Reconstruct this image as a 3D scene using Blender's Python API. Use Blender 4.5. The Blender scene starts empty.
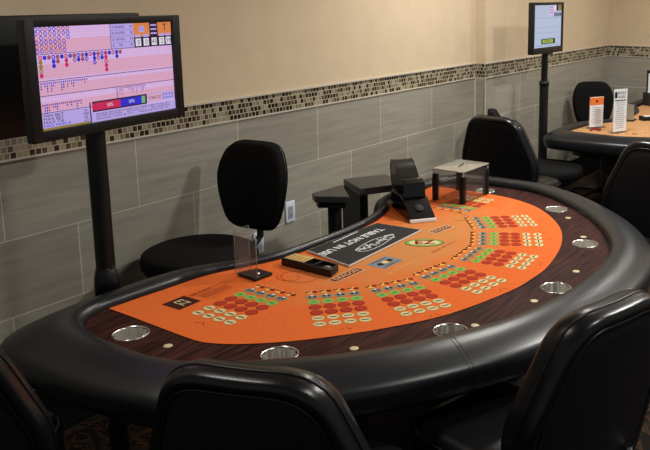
import bpy, bmesh, math, random
from mathutils import Vector, Matrix
PI = math.pi
C = bpy.context.scene.collection
random.seed(5)
T = 0.7637                                            # height of the playing surface

# ------------------------------------------------------------------ materials
def s2l(c):
    return tuple(((v/255)/12.92 if v/255 <= .04045 else (((v/255)+.055)/1.055)**2.4) for v in c)
MATS = {}
def mat(name, rgb, rough=.6, metal=0., spec=.5, coat=0., emit=0., trans=0., noise=None, bump=None, ior=1.45):
    m = bpy.data.materials.new(name); m.use_nodes = True
    nt = m.node_tree; b = nt.nodes['Principled BSDF']
    col = (*s2l(rgb), 1)
    b.inputs['Base Color'].default_value = col
    b.inputs['Roughness'].default_value = rough
    b.inputs['Metallic'].default_value = metal
    b.inputs['Specular IOR Level'].default_value = spec
    b.inputs['Coat Weight'].default_value = coat
    b.inputs['IOR'].default_value = ior
    b.inputs['Transmission Weight'].default_value = trans
    if emit:
        b.inputs['Emission Color'].default_value = col
        b.inputs['Emission Strength'].default_value = emit
    tc = nt.nodes.new('ShaderNodeTexCoord')
    if noise:                                         # (scale, second colour, amount, stretch)
        sc, rgb2, lo, hi, st = noise
        mp = nt.nodes.new('ShaderNodeMapping'); mp.inputs['Scale'].default_value = st
        n = nt.nodes.new('ShaderNodeTexNoise'); n.inputs['Scale'].default_value = sc; n.inputs['Detail'].default_value = 6
        r = nt.nodes.new('ShaderNodeValToRGB')
        r.color_ramp.elements[0].position = lo; r.color_ramp.elements[1].position = hi
        r.color_ramp.elements[0].color = col; r.color_ramp.elements[1].color = (*s2l(rgb2), 1)
        nt.links.new(tc.outputs['Object'], mp.inputs[0]); nt.links.new(mp.outputs[0], n.inputs[0])
        nt.links.new(n.outputs[0], r.inputs[0]); nt.links.new(r.outputs[0], b.inputs['Base Color'])
    if bump:
        n = nt.nodes.new('ShaderNodeTexNoise'); n.inputs['Scale'].default_value = bump[0]; n.inputs['Detail'].default_value = 3
        bp = nt.nodes.new('ShaderNodeBump'); bp.inputs['Strength'].default_value = bump[1]; bp.inputs['Distance'].default_value = bump[2]
        nt.links.new(tc.outputs['Object'], n.inputs[0]); nt.links.new(n.outputs[0], bp.inputs['Height'])
        nt.links.new(bp.outputs[0], b.inputs['Normal'])
    MATS[name] = m
    return m

mat('leather', (19, 22, 26), .34, spec=.5, bump=(260, .12, .002))
mat('chair_leather', (16, 17, 19), .28, spec=.4, bump=(240, .12, .002))
mat('chair_fabric', (15, 15, 18), .7, spec=.25, bump=(500, .2, .002))
mat('piping', (14, 14, 16), .38, spec=.4)
mat('task_fabric', (12, 12, 13), .85, spec=.15, bump=(600, .3, .002))
mat('black_plastic', (16, 16, 17), .42, spec=.4)
mat('black_gloss', (9, 9, 10), .12, spec=.6)
mat('dark_grey', (52, 50, 48), .35, spec=.5)
mat('smoke', (40, 38, 36), .2, spec=.5)
mat('bezel', (17, 18, 18), .4, spec=.4)
mat('black_felt', (8, 8, 9), .9, spec=.1)
mat('steel', (215, 213, 208), .24, metal=1.)
mat('chrome', (190, 190, 190), .12, metal=1.)
mat('white_edge', (215, 212, 205), .5)
mat('brass', (196, 180, 140), .35)
mat('acrylic', (240, 240, 238), .02, spec=.7, trans=.97, ior=1.22)
mat('frost_acrylic', (186, 182, 168), .1, spec=.6, trans=.5, ior=1.3)
mat('acrylic_edge', (172, 168, 156), .2, spec=.6)
mat('cup_steel', (225, 222, 215), .28, metal=.75)
mat('wood', (28, 13, 13), .55, spec=.08, noise=(5.5, (80, 42, 36), .40, .74, (1.2, 22, 1)))
mat('felt', (212, 103, 48), .92, spec=.1, noise=(60, (204, 96, 42), .3, .7, (1, 1, 1)))
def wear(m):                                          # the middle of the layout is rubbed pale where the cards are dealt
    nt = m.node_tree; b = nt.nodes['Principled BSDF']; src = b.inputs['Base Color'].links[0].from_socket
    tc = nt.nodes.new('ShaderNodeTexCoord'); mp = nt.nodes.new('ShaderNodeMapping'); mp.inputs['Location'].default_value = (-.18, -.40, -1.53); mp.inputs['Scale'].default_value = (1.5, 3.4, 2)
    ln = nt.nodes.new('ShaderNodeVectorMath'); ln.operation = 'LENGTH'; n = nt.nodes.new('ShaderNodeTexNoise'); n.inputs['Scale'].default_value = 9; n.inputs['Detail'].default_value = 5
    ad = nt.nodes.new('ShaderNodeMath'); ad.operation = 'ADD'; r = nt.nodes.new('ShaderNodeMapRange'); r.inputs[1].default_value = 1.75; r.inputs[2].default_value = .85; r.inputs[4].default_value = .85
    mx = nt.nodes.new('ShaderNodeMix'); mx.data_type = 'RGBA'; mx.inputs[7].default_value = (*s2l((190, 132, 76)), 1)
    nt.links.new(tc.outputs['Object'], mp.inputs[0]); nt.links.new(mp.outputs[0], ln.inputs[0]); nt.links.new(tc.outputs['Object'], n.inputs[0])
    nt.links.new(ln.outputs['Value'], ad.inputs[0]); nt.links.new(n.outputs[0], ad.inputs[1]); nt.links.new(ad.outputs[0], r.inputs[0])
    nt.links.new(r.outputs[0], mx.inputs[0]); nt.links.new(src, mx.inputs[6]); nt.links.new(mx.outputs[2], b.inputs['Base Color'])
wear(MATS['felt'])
mat('felt_tan', (176, 134, 92), .92, spec=.12)
mat('p_red', (166, 54, 38), .9, spec=.1)
mat('p_dkred', (120, 32, 20), .9, spec=.1)
mat('p_brown', (62, 30, 24), .9, spec=.1)
mat('p_green', (118, 168, 80), .9, spec=.1)
mat('p_dkgreen', (52, 92, 40), .9, spec=.1)
mat('p_cream', (206, 188, 142), .9, spec=.1)
mat('p_khaki', (172, 140, 78), .9, spec=.1)
mat('p_grey', (120, 120, 110), .9, spec=.1)
mat('p_blue', (120, 130, 140), .9, spec=.1)
mat('p_ink', (36, 32, 40), .9, spec=.1)
mat('p_gold', (232, 168, 84), .9, spec=.1)
mat('p_white', (226, 222, 214), .9, spec=.1)
mat('board', (40, 39, 39), .65, spec=.2)
mat('white_print', (214, 216, 220), .6)
mat('paper', (222, 224, 226), .6)
mat('paper_ink', (70, 72, 80), .7)
mat('orange_paper', (226, 112, 48), .6)
mat('gold_card', (190, 158, 96), .5)
mat('plate', (206, 212, 224), .4)
mat('plate_dk', (150, 156, 170), .4)
mat('wall_trim', (188, 180, 165), .4)
mat('baseboard', (18, 17, 17), .4)
mat('ceil', (200, 192, 176), .9)
mat('lamp', (255, 240, 215), .5, emit=6)
E_ = .78
for n, c in dict(s_bg=(236, 196, 246), s_pink=(238, 178, 206), s_grid=(206, 160, 214), s_blue=(52, 46, 216), s_red=(214, 40, 96),
                 s_violet=(98, 84, 190), s_line=(90, 62, 110), s_lilac=(196, 176, 246), s_orange=(236, 140, 76), s_black=(38, 20, 52),
                 s_white=(244, 238, 252), s_green=(124, 190, 130), s_olive=(150, 132, 60), s_ltblue=(196, 208, 236), s_line2=(150, 160, 186),
                 s_lime=(170, 204, 60), s_rose=(170, 84, 110)).items():
    mat(n, c, .5, emit=E_, spec=.2)
for n in MATS:                                        # a screen's colour comes from its own light
    if n.startswith('s_'):
        MATS[n].node_tree.nodes['Principled BSDF'].inputs['Base Color'].default_value = (.01, .01, .01, 1)

def wall_material(axis):
    """tile joints and mosaic laid out in metres on the wall; axis 0 = wall runs along x, 1 = along y"""
    def coords(nt, dx, dz):
        tc = nt.nodes.new('ShaderNodeTexCoord'); sp = nt.nodes.new('ShaderNodeSeparateXYZ')
        nt.links.new(tc.outputs['Object'], sp.inputs[0])
        a = nt.nodes.new('ShaderNodeMath'); a.operation = 'ADD'; a.inputs[1].default_value = dx
        z = nt.nodes.new('ShaderNodeMath'); z.operation = 'ADD'; z.inputs[1].default_value = dz
        nt.links.new(sp.outputs[axis], a.inputs[0]); nt.links.new(sp.outputs[2], z.inputs[0])
        cb = nt.nodes.new('ShaderNodeCombineXYZ')
        nt.links.new(a.outputs[0], cb.inputs[0]); nt.links.new(z.outputs[0], cb.inputs[1])
        return cb, a, z
    m = bpy.data.materials.new('wall_tile'); m.use_nodes = True; nt = m.node_tree; b = nt.nodes['Principled BSDF']
    cb, a, z = coords(nt, .30625+61.25, 3.075-.863)
    br = nt.nodes.new('ShaderNodeTexBrick'); br.offset = .5; br.inputs['Scale'].default_value = 1
    br.inputs['Brick Width'].default_value = .6125; br.inputs['Row Height'].default_value = .3075
    br.inputs['Mortar Size'].default_value = .0022; br.inputs['Mortar Smooth'].default_value = .1
    br.inputs['Color1'].default_value = (*s2l((152, 148, 136)), 1); br.inputs['Color2'].default_value = (*s2l((142, 138, 126)), 1)
    br.inputs['Mortar'].default_value = (*s2l((196, 192, 178)), 1)
    nt.links.new(cb.outputs[0], br.inputs[0])
    mp = nt.nodes.new('ShaderNodeMapping'); mp.inputs['Scale'].default_value = (1.6, 22, 1); mp.inputs['Rotation'].default_value = (0, 0, -.12)
    n = nt.nodes.new('ShaderNodeTexNoise'); n.inputs['Scale'].default_value = 1.6; n.inputs['Detail'].default_value = 7; n.inputs['Roughness'].default_value = .6
    r = nt.nodes.new('ShaderNodeValToRGB'); r.color_ramp.elements[0].position = .3; r.color_ramp.elements[1].position = .75
    r.color_ramp.elements[0].color = (.82, .82, .82, 1); r.color_ramp.elements[1].color = (1.16, 1.15, 1.12, 1)
    mx = nt.nodes.new('ShaderNodeMix'); mx.data_type = 'RGBA'; mx.blend_type = 'MULTIPLY'; mx.inputs[0].default_value = 1
    nt.links.new(cb.outputs[0], mp.inputs[0]); nt.links.new(mp.outputs[0], n.inputs[0]); nt.links.new(n.outputs[0], r.inputs[0])
    nt.links.new(br.outputs[0], mx.inputs[6]); nt.links.new(r.outputs[0], mx.inputs[7]); nt.links.new(mx.outputs[2], b.inputs['Base Color'])
    b.inputs['Roughness'].default_value = .42; b.inputs['Specular IOR Level'].default_value = .35
    # mosaic strip
    k = bpy.data.materials.new('wall_mosaic'); k.use_nodes = True; nt = k.node_tree; b = nt.nodes['Principled BSDF']
    cb, a, z = coords(nt, 61.25, 2.7840-1.1755)
    W, H = .0255, .0261
    def mth(op, x, y=None):
        q = nt.nodes.new('ShaderNodeMath'); q.operation = op
        if hasattr(x, 'outputs'): nt.links.new(x.outputs[0], q.inputs[0])
        else: q.inputs[0].default_value = x
        if y is not None:
            if hasattr(y, 'outputs'): nt.links.new(y.outputs[0], q.inputs[1])
            else: q.inputs[1].default_value = y
        return q
    zz = nt.nodes.new('ShaderNodeMath'); zz.operation = 'SUBTRACT'; nt.links.new(z.outputs[0], zz.inputs[0]); zz.inputs[1].default_value = 2.7840-1.1755-1.1755+0
    # rows counted from the strip's lower edge
    z0 = mth('SUBTRACT', z, 2.7840)
    zr = mth('DIVIDE', z0, H); row = mth('FLOOR', zr)
    xs = mth('ADD', mth('DIVIDE', a, W), mth('MULTIPLY', row, .37)); colm = mth('FLOOR', xs)
    fx = mth('FRACT', xs); fz = mth('FRACT', zr)
    g = mth('MULTIPLY', mth('MULTIPLY', mth('GREATER_THAN', fx, .07), mth('LESS_THAN', fx, .93)),
            mth('MULTIPLY', mth('GREATER_THAN', fz, .07), mth('LESS_THAN', fz, .93)))
    c2 = nt.nodes.new('ShaderNodeCombineXYZ'); nt.links.new(colm.outputs[0], c2.inputs[0]); nt.links.new(row.outputs[0], c2.inputs[1])
    wn = nt.nodes.new('ShaderNodeTexWhiteNoise'); wn.noise_dimensions = '2D'; nt.links.new(c2.outputs[0], wn.inputs[0])
    r = nt.nodes.new('ShaderNodeValToRGB'); r.color_ramp.interpolation = 'CONSTANT'
    cols = [(0, (34, 24, 18)), (.27, (118, 110, 90)), (.45, (82, 66, 48)), (.6, (136, 128, 106)), (.74, (54, 38, 27)), (.86, (150, 140, 116))]
    el = r.color_ramp.elements
    while len(el) < len(cols): el.new(.5)
    for e, (ps, c) in zip(el, cols): e.position = ps; e.color = (*s2l(c), 1)
    nt.links.new(wn.outputs[0], r.inputs[0])
    mx = nt.nodes.new('ShaderNodeMix'); mx.data_type = 'RGBA'; mx.inputs[6].default_value = (*s2l((178, 170, 146)), 1)
    nt.links.new(g.outputs[0], mx.inputs[0]); nt.links.new(r.outputs[0], mx.inputs[7]); nt.links.new(mx.outputs[2], b.inputs['Base Color'])
    b.inputs['Roughness'].default_value = .25
    # paint
    q = mat('wall_paint_%d' % axis, (203, 184, 156), .75, spec=.2, noise=(7, (197, 178, 150), .3, .7, (1, 1, 1)), bump=(180, .08, .002))
    return m, k, q

carpet = mat('carpet', (40, 30, 24), .95, spec=.05)
def carpet_nodes(m):
    nt = m.node_tree; b = nt.nodes['Principled BSDF']
    tc = nt.nodes.new('ShaderNodeTexCoord'); v = nt.nodes.new('ShaderNodeTexNoise'); v.inputs['Scale'].default_value = 7; v.inputs['Detail'].default_value = 2
    v.inputs['Distortion'].default_value = 2.2
    r = nt.nodes.new('ShaderNodeValToRGB'); r.color_ramp.interpolation = 'CONSTANT'
    cols = [(0, (33, 28, 25)), (.42, (50, 42, 35)), (.5, (72, 48, 33)), (.55, (30, 26, 24)), (.64, (72, 62, 52)), (.69, (33, 28, 25))]
    el = r.color_ramp.elements
    while len(el) < len(cols): el.new(.5)
    for e, (ps, c) in zip(el, cols): e.position = ps; e.color = (*s2l(c), 1)
    nt.links.new(tc.outputs['Object'], v.inputs[0]); nt.links.new(v.outputs[0], r.inputs[0]); nt.links.new(r.outputs[0], b.inputs['Base Color'])
carpet_nodes(carpet)

# ------------------------------------------------------------------ mesh helpers
class MB:
    """collects shapes and links them as one mesh object"""
    def __init__(s): s.bm = bmesh.new(); s.mats = []
    def mi(s, m):
        if m not in s.mats: s.mats.append(m)
        return s.mats.index(m)
    def face(s, pts, m, smooth=False):
        f = s.bm.faces.new([s.bm.verts.new(p) for p in pts]); f.material_index = s.mi(m); f.smooth = smooth; return f
    def box(s, c, d, m, rz=0, bev=0, M=None):
        t = bmesh.new(); bmesh.ops.create_cube(t, size=1)
        bmesh.ops.scale(t, vec=d, verts=t.verts)
        if bev: bmesh.ops.bevel(t, geom=list(t.edges), offset=bev, segments=3, profile=.5, affect='EDGES')
        bmesh.ops.transform(t, matrix=(M or Matrix()) @ Matrix.Translation(c) @ Matrix.Rotation(rz, 4, 'Z'), verts=t.verts)
        s.take(t, m, bool(bev))
    def take(s, t, m, smooth=False):
        k = s.mi(m); vm = {v: s.bm.verts.new(v.co) for v in t.verts}
        for f in t.faces:
            try: g = s.bm.faces.new([vm[v] for v in f.verts])
            except ValueError: continue
            g.material_index = k; g.smooth = smooth
        t.free()
    def prism(s, poly, z0, z1, m, bev=0, M=None, cap=True):
        t = bmesh.new(); n = len(poly)
        a = [t.verts.new((x, y, z0)) for x, y in poly]; b = [t.verts.new((x, y, z1)) for x, y in poly]
        if cap: t.faces.new(a[::-1]); t.faces.new(b)
        for i in range(n): t.faces.new((a[i], a[(i+1) % n], b[(i+1) % n], b[i]))
        bmesh.ops.recalc_face_normals(t, faces=t.faces)
        if bev: bmesh.ops.bevel(t, geom=[e for e in t.edges], offset=bev, segments=2, profile=.5, affect='EDGES')
        if M: bmesh.ops.transform(t, matrix=M, verts=t.verts)
        s.take(t, m, False)
    def lathe(s, prof, m, c=(0, 0, 0), n=32, M=None):
        k = s.mi(m); rings = []
        for r, z in prof:
            if r < 1e-6: rings.append([s.bm.verts.new(tr(M, (c[0], c[1], c[2]+z)))])
            else: rings.append([s.bm.verts.new(tr(M, (c[0]+r*math.cos(2*PI*i/n), c[1]+r*math.sin(2*PI*i/n), c[2]+z))) for i in range(n)])
        for a, b in zip(rings, rings[1:]):
            for i in range(n):
                j = (i+1) % n
                if len(a) == 1 and len(b) == 1: continue
                q = (a[0], b[j], b[i]) if len(a) == 1 else ((a[i], a[j], b[0]) if len(b) == 1 else (a[i], a[j], b[j], b[i]))
                f = s.bm.faces.new(q); f.material_index = k; f.smooth = True
    def tube(s, pts, r, m, n=10, closed=False, M=None):
        k = s.mi(m); pts = [Vector(p) for p in pts]; L = len(pts); rings = []; up = None
        for i, p in enumerate(pts):
            if closed: d = pts[(i+1) % L]-pts[i-1]
            else: d = pts[min(i+1, L-1)]-pts[max(i-1, 0)]
            d.normalize()
            if up is None: up = Vector((0, 0, 1)) if abs(d.z) < .9 else Vector((1, 0, 0))
            a = d.cross(up)
            if a.length < 1e-4: a = d.orthogonal()
            a.normalize(); up = a.cross(d).normalized()
            rr = r[i] if isinstance(r, (list, tuple)) else r
            rings.append([s.bm.verts.new(tr(M, p+a*rr*math.cos(2*PI*j/n)+up*rr*math.sin(2*PI*j/n))) for j in range(n)])
        for i in range(L if closed else L-1):
            A, B = rings[i], rings[(i+1) % L]
            for j in range(n):
                f = s.bm.faces.new((A[j], A[(j+1) % n], B[(j+1) % n], B[j])); f.material_index = k; f.smooth = True
        if not closed:
            for R in (rings[0][::-1], rings[-1]): s.bm.faces.new(R).material_index = k
    def pillow(s, outline, rings, fn, m):
        """outline: 2-D loop; rings: (scale or inset, depth) from the back centre round the rim to the front centre; fn maps (u, v, d) to a point"""
        k = s.mi(m); cu = sum(p[0] for p in outline)/len(outline); cv = sum(p[1] for p in outline)/len(outline); R = []
        for sc, d in rings:
            if sc == 0: R.append([s.bm.verts.new(fn(cu, cv, d))])
            else: R.append([s.bm.verts.new(fn(cu+(u-cu)*sc, cv+(v-cv)*sc, d)) for u, v in outline])
        n = len(outline)
        for a, b in zip(R, R[1:]):
            for i in range(n):
                j = (i+1) % n
                q = (a[0], b[j], b[i]) if len(a) == 1 else ((a[i], a[j], b[0]) if len(b) == 1 else (a[i], a[j], b[j], b[i]))
                f = s.bm.faces.new(q); f.material_index = k; f.smooth = True
    def text(s, txt, size, M, m, width=None, bold=0):
        cu = bpy.data.curves.new('t', 'FONT'); cu.body = txt; cu.size = size; cu.align_x = 'CENTER'; cu.align_y = 'CENTER'; cu.resolution_u = 3; cu.offset = bold*size
        o = bpy.data.objects.new('t', cu); C.objects.link(o)
        me = o.evaluated_get(bpy.context.evaluated_depsgraph_get()).to_mesh()
        if me is None or not me.vertices:
            bpy.context.view_layer.update(); me = o.evaluated_get(bpy.context.evaluated_depsgraph_get()).to_mesh()
        k = s.mi(m); xs = [v.co.x for v in me.vertices]; f = 1
        if width and xs: f = width/max(1e-6, max(xs)-min(xs))
        vs = [s.bm.verts.new(M @ Vector((v.co.x*f, v.co.y, v.co.z))) for v in me.vertices]
        for p in me.polygons:
            try: s.bm.faces.new([vs[i] for i in p.vertices]).material_index = k
            except ValueError: pass
        bpy.data.objects.remove(o); bpy.data.curves.remove(cu)
    def build(s, name, parent=None, fix=True):
        if fix: bmesh.ops.recalc_face_normals(s.bm, faces=s.bm.faces)
        me = bpy.data.meshes.new(name); s.bm.to_mesh(me); s.bm.free()
        for m in s.mats: me.materials.append(MATS[m] if isinstance(m, str) else m)
        o = bpy.data.objects.new(name, me); C.objects.link(o)
        if parent: o.parent = parent
        return o
def tr(M, p): p = Vector(p); return M @ p if M else p
def thing(name, label, cat, loc=(0, 0, 0), rz=0, group=None):
    o = bpy.data.objects.new(name, None); C.objects.link(o); o.location = loc; o.rotation_euler = (0, 0, rz); o.empty_display_size = .05
    return tag(o, label, cat, group)
def tag(o, label, cat, group=None):
    o['label'] = label; o['category'] = cat
    if group: o['group'] = group
    return o
def struct(o): o['kind'] = 'structure'; return o
def dup(root, label, loc, rz, group=None, sx=1):
    def cp(o, par):
        c = o.copy(); C.objects.link(c); c.parent = par
        for ch in [x for x in C.objects if x.parent == o and x is not c]: cp(ch, c)
        return c
    r = cp(root, None); r.location = loc; r.rotation_euler = (0, 0, rz); r.scale = (sx, 1, 1); r['label'] = label
    if group: r['group'] = group
    return r
def catmull(P, n=6, closed=True):
    out = []; L = len(P)
    rng = range(L) if closed else range(L-1)
    for i in rng:
        g = lambda k: P[k % L] if closed else P[max(0, min(L-1, k))]
        a, b, c, d = g(i-1), g(i), g(i+1), g(i+2)
        for j in range(n):
            t = j/n
            out.append(tuple(.5*((2*b[q])+(-a[q]+c[q])*t+(2*a[q]-5*b[q]+4*c[q]-d[q])*t*t+(-a[q]+3*b[q]-3*c[q]+d[q])*t**3) for q in range(len(b))))
    if not closed: out.append(P[-1])
    return out

# ------------------------------------------------------------------ setting
def wall_obj(name, p0, p1, axis, ztop=3.0, thick=.12, skip=0):
    """a wall from p0 to p1 (its visible face), body thickness to the left-hand side of p0->p1"""
    tile, mos, paint = wall_material(axis)
    b = MB(); d = Vector((p1[0]-p0[0], p1[1]-p0[1])).normalized(); nrm = Vector((-d.y, d.x))*thick
    def band(z0, z1, m, off=0):
        a = Vector(p0)-nrm/thick*off; c = Vector(p1)-nrm/thick*off
        b.face([(a.x, a.y, z0), (c.x, c.y, z0), (c.x, c.y, z1), (a.x, a.y, z1)], m)
    band(0, 1.1755, tile); band(1.1755, 1.280, mos); band(1.280, ztop, paint)
    a = Vector(p0)+nrm; c = Vector(p1)+nrm
    b.face([(c.x, c.y, 0), (a.x, a.y, 0), (a.x, a.y, ztop), (c.x, c.y, ztop)], paint)
    for q, w in ((p0, a), (p1, c))[skip:]: b.face([(q[0], q[1], 0), (w.x, w.y, 0), (w.x, w.y, ztop), (q[0], q[1], ztop)], paint)
    b.face([(p0[0], p0[1], ztop), (p1[0], p1[1], ztop), (c.x, c.y, ztop), (a.x, a.y, ztop)], paint)
    return struct(b.build(name, fix=False))
XC, D2, XR = 3.682, -.086, 6.352
wall_obj('wall_back', (-2.6, 0), (XC, 0), 0)
wall_obj('wall_pillar', (XC, 0), (XC, D2), 1, thick=.03, skip=2)
wall_obj('wall_back_far', (XC, D2), (XR, D2), 0, skip=1)
wall_obj('wall_right', (XR, D2), (XR, -5.5), 1)
b = MB(); b.face([(-3.2, -5.5, 0), (XR+.12, -5.5, 0), (XR+.12, .12, 0), (-3.2, .12, 0)], 'carpet'); struct(b.build('floor'))
b = MB(); b.face([(-3.2, .12, 3), (XR+.12, .12, 3), (XR+.12, -5.5, 3), (-3.2, -5.5, 3)], 'ceil'); struct(b.build('ceiling'))
for k, (nm, pts) in enumerate([('baseboard_back', ((-2.6, 0), (XC, 0))), ('baseboard_far', ((XC, D2), (XR, D2))), ('baseboard_right', ((XR, D2), (XR, -5.5)))]):
    (x0, y0), (x1, y1) = pts; b = MB()
    if k < 2: b.box(((x0+x1)/2, y0-.005, .1135), (x1-x0, .01, .227), 'baseboard')
    else: b.box((x0-.005, (y0+y1)/2, .1135), (.01, y0-y1, .227), 'baseboard')
    struct(b.build(nm))
b = MB(); b.box(((-2.6+XC)/2, -.004, 1.282), (XC+2.6, .010, .009), 'wall_trim'); b.box(((-2.6+XC)/2, -.003, 1.173), (XC+2.6, .007, .006), 'wall_trim'); struct(b.build('trim_1'))
b = MB(); b.box(((XR+XC)/2, D2-.004, 1.282), (XR-XC+.008, .010, .009), 'wall_trim'); b.box(((XR+XC)/2, D2-.003, 1.173), (XR-XC+.006, .007, .006), 'wall_trim')
b.box((XR-.004, -2.8, 1.282), (.010, 5.4, .009), 'wall_trim'); b.box((XR-.003, -2.8, 1.173), (.007, 5.4, .006), 'wall_trim'); struct(b.build('trim_2'))
b = MB(); b.box((XC-.003, D2-.003, .70), (.008, .008, .944), 'wall_trim'); b.box((XC-.003, -.003, .70), (.005, .005, .944), 'wall_trim'); struct(b.build('trim_3'))

# wall outlet
def outlet(x, z, y, label):
    t = thing('wall_outlet', label, 'outlet', (x, y, z))
    b = MB(); b.box((0, -.004, 0), (.074, .008, .118), 'plate', bev=.003); b.build('cover_plate', t)
    b = MB(); b.box((0, -.0095, 0), (.036, .004, .068), 'plate_dk', bev=.001)
    for dz in (-.018, .018):
        for dx in (-.006, .006): b.box((dx, -.0118, dz), (.002, .001, .009), 'p_ink')
    b.build('socket', t)
outlet(1.582, .612, 0, 'white wall outlet on the grey tiles behind the table')
outlet(1.03+.30, .50, 0, 'white wall outlet low down behind the black task chair')

# ------------------------------------------------------------------ gaming table
RIM = [(.15, -.71, .15, -.565), (0, -.70, -.02, -.563), (-.10, -.70, -.17, -.570), (-.185, -.745, -.34, -.592), (-.235, -.85, -.428, -.685), (-.25, -1.0, -.44, -.89), (-.25, -1.15, -.428, -1.15),
       (-.2, -1.3, -.375, -1.38), (-.08, -1.46, -.225, -1.595), (.06, -1.61, -.055, -1.755), (.25, -1.745, .155, -1.90), (.5, -1.87, .43, -2.035), (.78, -1.94, .75, -2.115), (1.06, -1.955, 1.07, -2.135),
       (1.3, -1.93, 1.345, -2.103), (1.48, -1.87, 1.56, -2.03), (1.69, -1.745, 1.79, -1.895), (1.88, -1.58, 2.005, -1.71), (2.05, -1.37, 2.20, -1.47), (2.13, -1.19, 2.30, -1.24), (2.14, -1.0, 2.32, -1.0),
       (2.125, -.85, 2.30, -.80), (2.075, -.745, 2.215, -.65), (1.99, -.70, 2.06, -.575), (1.89, -.70, 1.91, -.563), (1.74, -.71, 1.74, -.565), (1.6, -.72, 1.58, -.60), (1.50, -.745, 1.455, -.672),
       (1.40, -.79, 1.37, -.728), (1.28, -.83, 1.26, -.766), (1.12, -.852, 1.11, -.787), (.95, -.857, .95, -.792), (.77, -.85, .78, -.785), (.61, -.832, .63, -.768), (.49, -.79, .52, -.73),
       (.39, -.745, .435, -.672), (.29, -.72, .31, -.60)]
rim = catmull(RIM, 5)
def offset(path, fn):
    out = []; n = len(path)
    for i in range(n):
        a, c = path[i-1], path[(i+1) % n]; d = Vector((c[0]-a[0], c[1]-a[1])).normalized(); w = fn(path[i])
        out.append((path[i][0]+d.y*w, path[i][1]-d.x*w))
    return out
# (share of the width, height above the playing surface)
PROF = [(0, -.02), (0, .008), (.03, .022), (.09, .032), (.2, .038), (.36, .038), (.54, .031), (.72, .019), (.87, .006), (.95, -.003), (.99, -.014), (1.0, -.028),
        (.992, -.052), (.97, -.072), (.93, -.084), (.75, -.088), (.5, -.088), (.1, -.088), (0, -.08)]
CUPS = [(-.152, -.925), (-.02, -1.418), (.386, -1.754), (.9, -1.885), (1.439, -1.782), (1.885, -1.459), (2.03, -.985)]
DOTS = [(-.151, -1.094), (.127, -1.576), (.461, -1.799), (.747, -1.87), (1.101, -1.879), (1.528, -1.739), (1.772, -1.566)]
CUP_R = .0545
FELT = [(-.062, -.69), (-.066, -.80), (-.075, -.95), (-.083, -1.12), (-.072, -1.19), (-.02, -1.285), (.1, -1.42), (.287, -1.567), (.5, -1.685), (.786, -1.76), (.95, -1.772),
        (1.1, -1.765), (1.365, -1.705), (1.615, -1.59), (1.84, -1.395), (1.945, -1.21), (1.975, -1.05), (1.975, -.69)]

def polymesh(mb, outer, holes, z, m):
    t = bmesh.new(); E = []
    for loop in [outer]+holes:
        vs = [t.verts.new((x, y, z)) for x, y in loop]
        for i in range(len(vs)): E.append(t.edges.new((vs[i], vs[(i+1) % len(vs)])))
    bmesh.ops.triangle_fill(t, use_beauty=True, use_dissolve=False, edges=E, normal=(0, 0, 1))
    for f in t.faces:
        if f.normal.z < 0: f.normal_flip()
    mb.take(t, m)

def disc(mb, x, y, r, z, m, n=20, ang=0, asp=1):
    pts = []
    for i in range(n):
        a = 2*PI*i/n; u, v = r*math.cos(a), r*asp*math.sin(a)
        pts.append((x+u*math.cos(ang)-v*math.sin(ang), y+u*math.sin(ang)+v*math.cos(ang), z))
    mb.face(pts, m)
def rect(mb, x, y, w, h, ang, z, m):
    pts = []
    for u, v in ((-w/2, -h/2), (w/2, -h/2), (w/2, h/2), (-w/2, h/2)):
        pts.append((x+u*math.cos(ang)-v*math.sin(ang), y+u*math.sin(ang)+v*math.cos(ang), z))
    mb.face(pts, m)
def ring(mb, x, y, r0, r1, z, m, n=24, ang=0, asp=1):
    P = []
    for r in (r0, r1):
        L = []
        for i in range(n):
            a = 2*PI*i/n; u, v = r*math.cos(a), r*asp*math.sin(a)
            L.append((x+u*math.cos(ang)-v*math.sin(ang), y+u*math.sin(ang)+v*math.cos(ang), z))
        P.append(L)
    for i in range(n):
        j = (i+1) % n; mb.face([P[0][i], P[0][j], P[1][j], P[1][i]], m)
def flat(x, y, z, ang): return Matrix.Translation((x, y, z)) @ Matrix.Rotation(ang, 4, 'Z')

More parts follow.
